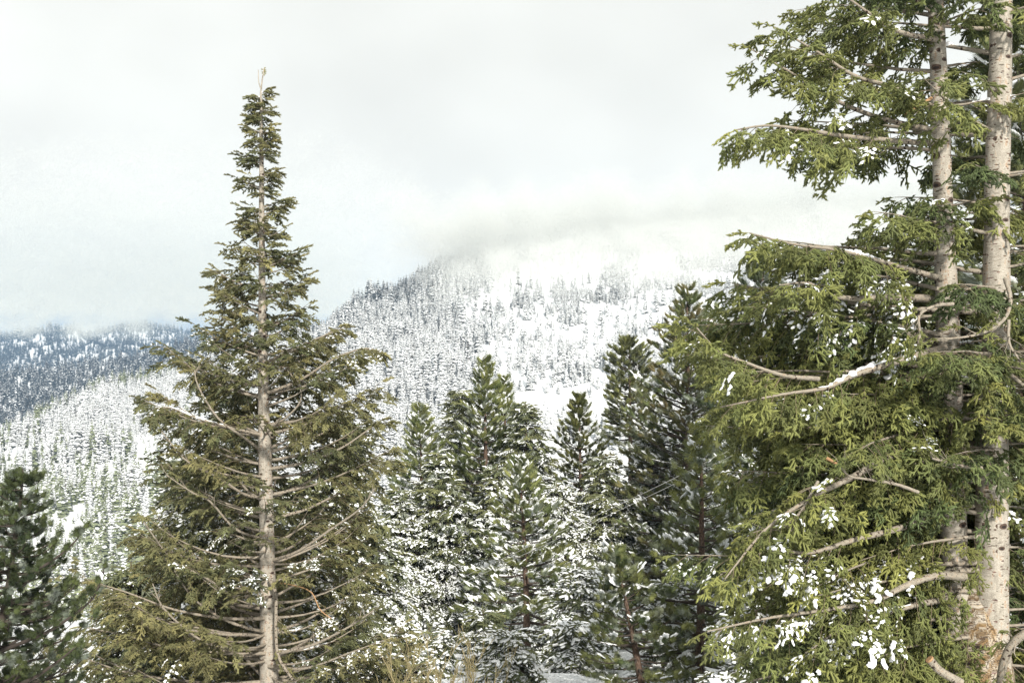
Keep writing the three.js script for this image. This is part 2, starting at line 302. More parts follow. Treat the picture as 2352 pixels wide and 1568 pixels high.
{
  const base = table([860, 520, 930, 560, 1000, 598, 1060, 612, 1120, 604, 1200, 590, 1300, 588, 1400, 582, 1500, 572, 1600, 562, 1700, 554, 1900, 540, 2400, 520]);
  makeCloud('cloud', 'white low cloud hiding the top of the snowy hill', 41, 60000, (R) => {
    const x = lerp(860, 2300, R()), rise = (R() + R() + R()) / 3 * 300 - 105, y = base(x) + 26 * noise2(x * 0.009, 3) + 9 * noise2(x * 0.035, 1) - rise;
    const wisp = noise2(x * 0.014, y * 0.025) * 0.5 + 0.5; if (rise < 60 && R() > 0.25 + 0.75 * wisp) return null;
    if (x < 1080 && R() > Math.pow((x - 860) / 220, 1.3)) return null;
    let lo = 0, hi = 1; for (let k = 0; k < 14; k++) { const m = (lo + hi) / 2; if (toScreen(mainHill(x, m))[1] > y + 10) lo = m; else hi = m; }
    return P(x, y, -mainHill(x, lo).z - 15 - 230 * R());
  }, 0.2, 14, new THREE.Color(0.8, 0.81, 0.795));
  makeCloud('cloud', 'grey low cloud hanging over the far blue mountain', 42, 36000, (R) => {
    const x = lerp(-200, 1000, R()), rise = Math.min(R(), R(), R()) * 520 - 10, y = 754 + 12 * noise2(x * 0.012, 8) + 5 * noise2(x * 0.04, 2) - rise;
    if (rise < 30 && R() > 0.3 + 0.7 * noise2(x * 0.012, y * 0.02)) return null;
    if (R() < smoothstep(x, 700, 1000)) return null;
    return P(x, y, 2500 + 350 * R());
  }, 0.46, 34, new THREE.Color(0.8, 0.81, 0.79));
}

// ------------------------------------------------------------------ foliage pieces (unit length along x, y up)
function needleOn(T, base, dir, len, w, R) {
  const s = dir.clone().cross(V(R() - 0.5, R() - 0.5, R() - 0.5)).normalize(), n = s.clone().cross(dir).normalize();
  T.tri(base.clone().addScaledVector(s, w / 2), base.clone().addScaledVector(s, -w / 2), base.clone().addScaledVector(dir, len), n);
}
function finger(T, a, b, n, len, w, R, spreadUp = 2.5) {
  const f = b.clone().sub(a), L = f.length(); f.normalize();
  const s = f.clone().cross(UP).normalize(), u = s.clone().cross(f).normalize(), bend = (R() - 0.5) * 0.25;
  T.tube([0, 0.35, 0.75, 0.97].map((t) => a.clone().addScaledVector(f, L * t).addScaledVector(s, bend * L * t * t).addScaledVector(UP, -0.12 * L * t * t)), [0.15, 0.5, 0.46, 0.12].map((r) => r * len), 5);
  for (let k = 0; k < n; k++) {
    const t = (k + R()) / n, phi = (R() - 0.5) * 2 * spreadUp, q = degToRad(lerp(66, 40, t) + 22 * (R() - 0.5)) * (t > 0.93 ? 0.5 : 1);
    const dir = f.clone().multiplyScalar(Math.cos(q)).addScaledVector(u.clone().multiplyScalar(Math.cos(phi)).addScaledVector(s, Math.sin(phi)), Math.sin(q));
    needleOn(T, a.clone().addScaledVector(f, L * t).addScaledVector(s, bend * L * t * t).addScaledVector(UP, -0.12 * L * t * t), dir, len * (0.75 + 0.4 * R()), w, R);
  }
}
// a flat fir spray and the snow that lies on it
function firSpray(seed, { n, len, w, pairs, droop, long, lump, kids = 0, flat = 1 }) {
  const R = rng(seed), T = new Tris(), lumps = [], end = V(1, -droop * 0.5, 0.1 * (R() - 0.5));
  const mid = (s) => V(s, -droop * 0.5 * s * s, 0.1 * Math.sin(s * 5 + seed));
  finger(T, V(0.04, 0, 0), mid(0.55), n * 0.8 | 0, len * 0.8, w, R); finger(T, mid(0.5), end, n, len, w, R);
  for (let k = 0; k < pairs; k++) for (const z of [1, -1]) {
    const s = 0.06 + 0.84 * ((k + 0.8 * R() + (z > 0 ? 0.35 : 0)) / pairs), a = mid(s), L = long * (1 - 0.5 * s) * (0.5 + 0.85 * R()), ang = degToRad(28 + 46 * R()), tilt = droop * (1.3 * R() - 0.35) + 0.25 * (R() - 0.5);
    const b = a.clone().add(V(Math.cos(ang) * L, -tilt * L, Math.sin(ang) * L * z));
    finger(T, a, b, n, len, w, R); lumps.push([a, b]);
    for (let q = 0; q < kids; q++) {
      const y = q % 2 ? 1 : -1, c = a.clone().lerp(b, (q + 0.4 + 0.5 * R()) / (kids + 0.3)), an = ang + y * (0.6 + 0.5 * R()) * z, l = L * (0.3 + 0.3 * R());
      const e = c.clone().add(V(Math.cos(an) * l, -l * (droop * 1.4 * R() - 0.1), Math.sin(an) * l * z)); finger(T, c, e, n * 0.7 | 0, len, w, R); if (q === 1) lumps.push([c, e]);
    }
  }
  lumps.push([mid(0.15), mid(0.95)]);
  return { green: T.build(), snow: snowLumps(seed + 7, lumps, lump, 0.62, flat) };
}
function snowLumps(seed, segs, r, share, stretch = 1) {
  const R = rng(seed), list = [];
  for (const [a, b] of segs) for (let j = 0, m = 1 + (R() * 2.4 | 0); j < m; j++) {
    if (R() > share) continue;
    const g = mergeVertices(new THREE.IcosahedronGeometry(1, 1).deleteAttribute('uv').deleteAttribute('normal')), p = g.attributes.position, f = b.clone().sub(a), t = R(), w = r * (0.5 + 0.75 * R()), L = w * (0.9 + 0.8 * R()) * stretch, c = a.clone().lerp(b, lerp(0.2, 0.85, t)); f.normalize();
    c.x += (R() - 0.5) * r * 0.6; c.z += (R() - 0.5) * r * 0.6;
    const s = f.clone().cross(UP).normalize(), u = s.clone().cross(f), v = V();
    for (let k = 0; k < p.count; k++) { v.fromBufferAttribute(p, k); v.multiplyScalar(1 + 0.5 * noise3(v.x * 1.9 + seed + a.x * 9, v.y * 1.9 + j * 3, v.z * 1.9 + b.z * 9)); const o = c.clone().addScaledVector(f, v.x * L).addScaledVector(u, (v.y > 0 ? v.y * 0.5 : v.y * 0.25) * w + w * 0.35).addScaledVector(s, v.z * w); p.setXYZ(k, o.x, o.y, o.z); }
    g.computeVertexNormals(); list.push(g);
  }
  return mergeGeometries(list);
}
function pineTuft(seed, { n, len, w, pom }) {
  const R = rng(seed), T = new Tris();
  for (let k = 0; k < n; k++) {
    const t = R(), phi = R() * 6.283, q = degToRad(lerp(pom ? 122 : 82, pom ? 6 : 22, Math.pow(t, 0.75)) + 24 * (R() - 0.5));
    needleOn(T, V((pom ? 0.2 : 0.62) * t, 0, 0), V(Math.cos(q), Math.sin(q) * Math.cos(phi) + 0.1, Math.sin(q) * Math.sin(phi)).normalize(), len * (0.75 + 0.4 * R()), w, R);
  }
  T.tube(pom ? [V(-0.12, 0, 0), V(0, 0, 0), V(0.12, 0, 0), V(0.3, 0, 0)] : [V(-0.1, 0, 0), V(0, 0, 0), V(0.35, 0, 0), V(0.7, 0, 0)], pom ? [0.06, 0.2, 0.22, 0.06] : [0.04, 0.15, 0.17, 0.05], 6);
  return { green: T.build(), snow: snowLumps(seed + 5, [[V(0.02, 0.1, 0.06), V(0.7, 0.14, -0.05)], [V(0.2, 0.08, -0.22), V(0.75, 0.1, -0.16)], [V(0.1, 0.08, 0.2), V(0.6, 0.1, 0.24)]], 0.13, 1, 1.5) };
}
const SPRAY = {
  fine: [1, 2, 3, 4].map((k) => firSpray(500 + k, { n: 30, len: 0.085, w: 0.022, pairs: 4, droop: 0.6, long: 0.4, lump: 0.075, kids: 1 })),
  hang: [1, 2, 3, 4, 5].map((k) => firSpray(520 + k, { n: 28, len: 0.074, w: 0.019, pairs: 3, droop: 0.75, long: 0.5, lump: 0.075, kids: 3, flat: 1.25 })),
  soft: [1, 2, 3, 4].map((k) => firSpray(540 + k, { n: 16, len: 0.09, w: 0.036, pairs: 4, droop: 0.4, long: 0.46, lump: 0.07, flat: 1.7 })),
  tuft: [1, 2, 3].map((k) => pineTuft(560 + k, { n: 130, len: 0.46, w: 0.03 })),
  brush: [1, 2, 3].map((k) => pineTuft(580 + k, { n: 150, len: 0.46, w: 0.026, pom: true })),
};

// ------------------------------------------------------------------ trees
// one tree: a trunk, limbs whorled along it, twigs on the limbs, sprays or tufts on the twigs, snow on some of them
const RIME = new THREE.Color(0.4, 0.44, 0.4);   // hoar frost on needles
function makeTree(o) {
  const R = rng(o.seed), root = new THREE.Group(); root.position.copy(o.foot);
  const lift = (v) => v.clone().sub(o.foot);
  const set = SPRAY[o.spray], greens = set.map(() => []), tints = set.map(() => []), snows = set.map(() => []);
  const twigs = new Tris(), limbTris = new Tris(), snowStrip = new Tris(), q = new THREE.Quaternion(), mat = new THREE.Matrix4();
  const A = new THREE.Color().setRGB(...o.green), B = new THREE.Color().setRGB(...(o.tip ?? o.green));
  const addSpray = (p, dir, up, size, snowShare, warm) => {
    const k = R() * set.length | 0, f = dir.clone().normalize(), s = f.clone().cross(up).normalize(); if (!(s.lengthSq() > 0.5)) s.set(0, 0, 1); const u = s.clone().cross(f);
    const e = size * (0.8 + 0.45 * R()), m = new THREE.Matrix4().makeBasis(f.multiplyScalar(e), u.multiplyScalar(e), s.multiplyScalar(e)).setPosition(p);
    greens[k].push(m); const rime = R() < (o.rime ?? 0) ? 0.15 + 0.4 * R() : 0; tints[k].push(A.clone().lerp(B, clamp(warm + 0.35 * (R() - 0.5), 0, 1)).multiplyScalar(0.62 + 0.8 * R()).lerp(RIME, rime));
    if (R() < snowShare && u.y > 0.25 * e) snows[k].push(m);
  };
  // a limb given as points; foliage from share `bare` outward
  const limb = (pts, r0, r1, bare, lat, own, snowShare, warm) => {
    const n = pts.length, rad = pts.map((_, k) => lerp(r0, r1, Math.pow(k / (n - 1), 0.8)));
    const T = own ? new Tris() : limbTris; T.tube(pts, rad, own ? 7 : 4);
    let L = 0; for (let k = 1; k < n; k++) L += pts[k].distanceTo(pts[k - 1]);
    const curve = new THREE.CatmullRomCurve3(pts, false, 'centripetal'), step = o.twigGap, count = Math.max(2, Math.round((L * (1 - bare)) / step));
    for (let k = 0; k <= count; k++) {
      const s = lerp(bare, 1, k / count), p = curve.getPoint(Math.min(s, 0.999)), t = curve.getTangent(Math.min(s, 0.999)), side = t.clone().cross(UP).normalize();
      if (k === count) { addSpray(p, t, UP, o.size * 0.9, snowShare, warm + 0.3); continue; }
      for (const z of o.spray === 'tuft' || o.spray === 'brush' ? [R() < 0.5 ? 1 : -1] : [1, -1]) {
        if (R() < o.gaps) continue;
        const len = (lat * (1 - 0.75 * s) + o.size * 0.35) * (0.6 + 0.7 * R()), ang = degToRad(o.angle + 24 * (R() - 0.5)), hang = o.hang * (0.5 + R());
        const d = t.clone().multiplyScalar(Math.cos(ang)).addScaledVector(side, Math.sin(ang) * z).add(V(0, o.rise - hang * 0.5, 0)).normalize();
        const m = Math.max(1, Math.round(len / (o.size * o.pack))), path = [p.clone()]; let c = p.clone(), dd = d.clone();
        for (let j = 0; j < m; j++) { dd.add(V(0, (o.rise * 0.3 - hang * 0.45) , 0)).add(V(R() - 0.5, R() - 0.5, R() - 0.5).multiplyScalar(0.22)).normalize(); c = c.clone().addScaledVector(dd, len / m); path.push(c); }
        if (len > o.size * 0.3) twigs.tube(path, path.map((_, j) => lerp(o.twigR, o.twigR * 0.4, j / m)), 3);
        const nrm = UP.clone().add(V(R() - 0.5, 0, R() - 0.5).multiplyScalar(o.roll ?? 0.9));
        for (let j = 1; j <= m; j++) {
          const dirj = path[j].clone().sub(path[j - 1]).normalize(), s2 = dirj.clone().cross(UP).normalize();
          if (j === m) addSpray(path[j].clone().addScaledVector(dirj, -o.size * 0.3), dirj, nrm, o.size, snowShare, warm);
          if (o.spray !== 'tuft' && o.spray !== 'brush') addSpray(path[j - 1].clone().lerp(path[j], R()), dirj.clone().addScaledVector(s2, (R() < 0.5 ? 1 : -1) * (0.5 + 0.6 * R())).add(V(0, -hang * 0.3, 0)), nrm, o.size * 0.8, snowShare, warm - 0.1);
          else if (R() < (o.extra ?? 0.5)) addSpray(path[j - 1].clone().lerp(path[j], R()), dirj.clone().addScaledVector(s2, (R() - 0.5) * 1.6).add(V(0, 0.3, 0)), nrm, o.size * 0.85, snowShare, warm - 0.1);
        }
      }
    }
    // snow lying along the limb itself
    if (R() < o.limbSnow) {
      const a = 0.02 + 0.3 * R(), b = a + 0.2 + 0.5 * R(), sp = [], m = 26, ph = 40 * R(), wob = r0 * 0.5;
      for (let k = 0; k <= m; k++) { const u = clamp(lerp(a, b, k / m), 0, 1), p = curve.getPoint(u); p.y += lerp(r0, r1, u) * 0.8; p.x += wob * noise2(k * 0.7, ph); p.z += wob * noise2(k * 0.7, ph + 9); sp.push(p); }
      snowStrip.tube(sp, (t, an) => Math.max(0.002, Math.sin(Math.PI * clamp(t, 0.02, 0.98)) * (lerp(r0, r1, lerp(a, b, t)) * 0.75 + o.size * 0.05) * clamp(0.55 + 0.9 * noise2(t * 9 + ph, ph) + 0.3 * noise2(t * 30, an), 0.02, 1.5)), 7);
    }
    if (own) part(root, 'branch', T.build(), o.limbBark);
  };
  // trunks
  for (const tr of o.trunks) {
    const pts = smoothPath(tr.pts.map(lift), tr.n ?? 40), rads = table(tr.pts.flatMap((p, k) => [k / (tr.pts.length - 1), tr.r[k]]));
    const T = new Tris(); T.tube(pts, (t, a, p) => rads(t) * (1 + 0.05 * noise3(Math.cos(a) * 1.3, p.y * 1.4, Math.sin(a) * 1.3) + (tr.flute ?? 0) * Math.sin(a * 3 + p.y)), tr.seg ?? 10);
    part(root, 'trunk', T.build(), tr.bark ?? o.bark);
    tr.curve = new THREE.CatmullRomCurve3(pts, false, 'centripetal'); tr.at = (y) => { let lo = 0, hi = pts.length - 1; for (let k = 0; k < pts.length - 1; k++) if ((pts[k].y - y) * (pts[k + 1].y - y) <= 0) { const s = (y - pts[k].y) / (pts[k + 1].y - pts[k].y || 1); return { p: pts[k].clone().lerp(pts[k + 1], s), r: rads((k + s) / (pts.length - 1)) }; } return { p: pts[y > 0 ? hi : lo].clone(), r: 0.01 }; };
    if (tr.noLimbs) continue;
    const y1 = tr.top ?? pts[pts.length - 1].y, y0 = tr.bottom ?? pts[0].y;
    let y = y1 - o.leader, az = R() * 6.28;
    while (y > y0) {
      const h = (y - y0) / (y1 - y0), cnt = Math.round(o.perWhorl * (0.75 + 0.5 * R()));
      for (let k = 0; k < cnt; k++) {
        az += 2.39996 + (R() - 0.5) * 0.5; const yy = y + (R() - 0.5) * o.jitter, { p, r } = tr.at(yy), dir = V(Math.cos(az), 0, Math.sin(az));
        let len = o.reach(yy, dir, tr) * (0.78 + 0.34 * R()); if (len <= 0.04) continue;
        let bare = o.bare(h, dir, R); if (bare > 1) { if (R() < (o.skip ?? 0.87)) continue; bare = 0.75; }
        const e0 = degToRad(o.e0(h) + 14 * (R() - 0.5)), e1 = degToRad(o.e1(h) + 16 * (R() - 0.5)), n = 9, path = [p.clone().addScaledVector(dir, r * 0.5)]; let c = path[0], a2 = az; const turn = (R() - 0.5) * 0.12;
        for (let j = 1; j <= n; j++) { const e = lerp(e0, e1, Math.pow(j / n, o.curl ?? 1.2)) + (R() - 0.5) * 0.12; a2 += turn + (R() - 0.5) * 0.1; c = c.clone().add(V(Math.cos(a2) * Math.cos(e), Math.sin(e), Math.sin(a2) * Math.cos(e)).multiplyScalar(len / n)); path.push(c); }
        const patch = noise3(p.x * 0.5 + Math.cos(az) * 1.2 + o.seed, yy * 0.6, Math.sin(az) * 1.2), sn = o.soft ? clamp(o.snow(h) + patch * 0.45, 0, 1) : clamp((o.snow(h) + patch * 0.6 - 0.22) * 2.2, 0, 0.92);
        const r0 = Math.min(r * 0.55, 0.012 + len * o.limbR);
        limb(path, r0, o.twigR * 0.6, bare, len * o.lat, o.ownLimbs && len > o.ownLimbs, sn, 0.35 + 0.5 * noise3(dir.x * 2 + o.seed, yy * 0.8, dir.z * 2));
      }
      y -= o.whorl(h) * (0.8 + 0.4 * R());
    }
    if (o.tipSprays) { const e = pts[pts.length - 1]; addSpray(e.clone().add(V(0, -o.size * 0.7, 0)), V(0.02, 1, 0.02), V(0, 0, 1), o.size * 0.8, 0, 0.5); }
  }
  for (const x of o.limbs ?? []) limb(smoothPath(x.pts.map(lift), 16), x.r, x.r1 ?? 0.008, x.bare ?? 0.5, x.lat ?? 0.5, true, x.snow ?? 0.1, x.warm ?? 0.5);
  for (const x of o.deadLimbs ?? []) { const T = new Tris(); T.tube(smoothPath(x.pts.map(lift), 14), (t) => lerp(x.r, x.r1 ?? x.r * 0.3, t), 7); const cv = new THREE.CatmullRomCurve3(x.pts.map(lift), false, 'centripetal');
    if (!x.tipM && !x.m) for (let k = 0; k < 11; k++) { const t = 0.25 + 0.74 * R(), p = cv.getPoint(t), d = cv.getTangent(t).add(V(R() - 0.5, R() * 0.9 - 0.35, R() - 0.5).multiplyScalar(1.7)).normalize(), l = (0.12 + 0.4 * R()) * o.size * 2.2, m = p.clone().addScaledVector(d, l * 0.55), e = m.clone().addScaledVector(d, l * 0.45).add(V((R() - 0.5) * 0.1, 0.07 * R(), (R() - 0.5) * 0.1)); T.tube([p, m, e], [x.r * 0.24, x.r * 0.17, x.r * 0.08], 4); if (R() < 0.6) T.tube([m, m.clone().addScaledVector(d, l * 0.3).add(V((R() - 0.5) * 0.16, (R() - 0.5) * 0.16, (R() - 0.5) * 0.1))], [x.r * 0.15, x.r * 0.07], 3); if (R() < 0.55 && !x.bald) addSpray(e, d, UP, o.size * 0.8, 0.1, 0.5); }
    const b = part(root, 'branch', T.build(), x.m ?? o.limbBark); if (x.label) b.userData.label = x.label;
    if (x.tipM) { const e = lift(x.pts[x.pts.length - 1]), g = new THREE.CylinderGeometry(x.r * 1.02, x.r * 1.02, 0.02, 9); const d = e.clone().sub(lift(x.pts[x.pts.length - 2])).normalize(); g.applyQuaternion(q.setFromUnitVectors(UP, d)); g.translate(e.x, e.y, e.z); part(b, 'cut_end', g, x.tipM); } }
  if (!limbTris.empty) part(root, 'limbs', limbTris.build(), o.limbBark, 'stuff');
  if (!twigs.empty) part(root, 'twigs', twigs.build(), o.twigM ?? M.twig, 'stuff');
  if (!snowStrip.empty) part(root, 'branch_snow', snowStrip.build(), M.snow, 'stuff');
  set.forEach((s, k) => { if (greens[k].length) copies(root, 'foliage', s.green, M.needle, greens[k], tints[k]); if (snows[k].length) copies(root, 'snow', s.snow, M.snow, snows[k]); });
  o.count = greens.reduce((a, g) => a + g.length, 0); console.log(o.name, o.count, 'sprays', snows.reduce((a, g) => a + g.length, 0), 'snowy');
  return top(root, o.name, o.label, o.category);
}
const onGround = (x, d) => { const k = ((x - 1176) / F) * d; return V(k, groundY(k, -d), -d); };
const px = (n, d) => (n / F) * d;   // pixels of the measured photograph -> metres at a distance

// --- the tall fir at the left
{
  const D = 28, yOf = (v, foot) => 784 - ((v + foot.y) / D) * F, foot = onGround(622, D);
  const Le = table([155, 6, 215, 42, 300, 60, 400, 88, 480, 92, 540, 104, 620, 138, 700, 138, 760, 170, 830, 210, 900, 245, 960, 255, 1050, 262, 1150, 310, 1250, 390, 1350, 460, 1450, 500, 1568, 520, 1800, 520]);
  const Re = table([155, 6, 215, 40, 300, 54, 400, 62, 430, 92, 540, 92, 620, 130, 710, 146, 770, 210, 830, 280, 900, 270, 960, 285, 1050, 280, 1150, 240, 1300, 240, 1500, 260, 1800, 260]);
  makeTree({
    name: 'fir_tree', label: 'tall slender fir with pale bare trunk and upswept grey branches', category: 'fir tree', seed: 71, foot, spray: 'fine', size: 0.28, roll: 1.7,
    green: [0.11, 0.122, 0.054], tip: [0.27, 0.24, 0.1], bark: M.paleBark, limbBark: M.paleLimb, ownLimbs: 1.3,
    trunks: [{ pts: [onGround(622, D), P(618, 1568, D), P(614, 1300, D), P(607, 1000, D), P(603, 800, D), P(601, 600, D), P(600, 400, D), P(599, 250, D), P(599, 205, D), P(606, 156, D)], r: [50, 44, 36, 29, 20, 15, 11, 6, 4, 2].map((n) => px(n, D) / 2), seg: 14, n: 70 },
      { pts: [P(599, 205, D), P(594, 190, D), P(593, 160, D)], r: [3, 2.4, 1.6].map((n) => px(n, D) / 2), seg: 6, n: 6, noLimbs: true }],
    leader: 0.5, perWhorl: 5, jitter: 0.5, whorl: (h) => lerp(0.27, 0.3, smoothstep(h, 0.3, 0.6)), tipSprays: true,
    reach: (y, dir) => { const s = yOf(y, foot); let l = 0; for (let k = 0, w = 0; k < 2; k++) { const yy = s - 0.42 * w; w = lerp(Le(yy), Re(yy), dir.x * 0.5 + 0.5); l = w; } const front = Math.max(0, dir.z); return px(Math.max(6, l - 30 + 30 * smoothstep(s, 560, 760)), D) * 1.12 * (1 - 0.45 * front) * (0.8 + 0.3 * Math.abs(noise2(y * 1.3, dir.x * 2 + dir.z))) * lerp(0.95, 1.1, smoothstep(s, 500, 800)); },
    bare: (h, dir, r) => (h > 0.72 ? 0.22 : lerp(dir.x < 0 ? 0.2 : 0.34, 0.24, clamp(h / 0.72, 0, 1))) + (dir.z > 0.45 ? (h > 0.5 ? 0.1 : r() < 0.5 ? 0.3 : 0.78) : 0) + (dir.x > 0.3 && h < 0.4 ? 0.12 : 0),
    e0: (h) => lerp(-4, 22, h), e1: (h) => lerp(40, 30, h), limbR: 0.0105, lat: 0.4, twigGap: 0.14, angle: 46, gaps: 0.24, rise: 0.12, hang: 0.42, pack: 0.62, twigR: 0.006, snow: (h) => (h < 0.35 ? 0.1 : -0.2), limbSnow: 0.07,
    limbs: [
      { pts: [P(606, 905, 28), P(690, 872, 27.8), P(770, 822, 27.6), P(840, 800, 27.5), P(872, 806, 27.4)], r: 0.045, bare: 0.4, lat: 0.4 },
      { pts: [P(610, 1078, 28), P(700, 1062, 27.7), P(785, 1028, 27.5), P(848, 985, 27.4), P(872, 968, 27.3)], r: 0.045, bare: 0.68, lat: 0.5 },
      { pts: [P(604, 835, 28), P(680, 800, 28), P(740, 772, 28), P(792, 752, 28)], r: 0.04, bare: 0.35, lat: 0.4 },
      { pts: [P(608, 1000, 28), P(540, 985, 27.6), P(450, 960, 27.4), P(380, 935, 27.2), P(355, 950, 27.1)], r: 0.045, bare: 0.3, lat: 0.5 },
      { pts: [P(616, 1420, 27.9), P(520, 1420, 27.4), P(400, 1400, 27), P(290, 1360, 26.7), P(225, 1340, 26.6)], r: 0.05, bare: 0.4, lat: 0.7 },
      { pts: [P(617, 1500, 27.9), P(520, 1500, 27.3), P(400, 1490, 26.9), P(290, 1460, 26.6), P(195, 1440, 26.4)], r: 0.05, bare: 0.4, lat: 0.8 },
      { pts: [P(617, 1530, 27.8), P(700, 1535, 27.2), P(800, 1500, 26.8), P(880, 1470, 26.5)], r: 0.045, bare: 0.4, lat: 0.6, snow: 0.5 },
    ],
    deadLimbs: [
      { pts: [P(618, 1330, 27.7), P(632, 1360, 27.4), P(633, 1450, 27.3), P(640, 1510, 27.2), P(672, 1560, 27.1)], r: 0.043, r1: 0.03 },
      { pts: [P(615, 1452, 27.9), P(560, 1440, 27.6), P(500, 1415, 27.3), P(440, 1370, 27), P(400, 1310, 26.8)], r: 0.043 },
      { pts: [P(622, 1338, 27.9), P(665, 1342, 27.4), P(715, 1360, 27.1), P(735, 1400, 27), P(760, 1420, 26.9)], r: 0.014, r1: 0.012, m: M.orangeWood, label: 'snapped orange branch' },
      { pts: [P(614, 1290, 28), P(680, 1268, 27.6), P(760, 1215, 27.3), P(830, 1165, 27), P(862, 1120, 26.8)], r: 0.040 },
      { pts: [P(612, 1145, 28), P(560, 1135, 27.5), P(500, 1095, 27.1), P(430, 1060, 26.8), P(370, 990, 26.5)], r: 0.040 },
      { pts: [P(612, 1240, 28), P(540, 1215, 27.4), P(480, 1150, 27), P(440, 1130, 26.8), P(380, 1090, 26.6)], r: 0.032 },
      { pts: [P(610, 1490, 27.9), P(560, 1490, 27.4), P(480, 1480, 27), P(420, 1440, 26.8), P(370, 1390, 26.6), P(350, 1340, 26.5)], r: 0.043 },
      { pts: [P(640, 1500, 27.4), P(720, 1480, 27), P(800, 1440, 26.8), P(860, 1400, 26.6)], r: 0.043 },
      { pts: [P(606, 1040, 28), P(560, 1005, 27.5), P(500, 960, 27.2), P(452, 880, 27), P(446, 850, 27)], r: 0.036 },
      { pts: [P(607, 985, 28), P(655, 960, 27.7), P(690, 920, 27.6), P(688, 890, 27.6), P(660, 850, 27.6)], r: 0.029 },
      { pts: [P(612, 1370, 27.9), P(540, 1370, 27.4), P(470, 1325, 27), P(400, 1290, 26.8), P(330, 1200, 26.6)], r: 0.040 },
    ],
  });
}
renderer.shadowMap.needsUpdate = true;
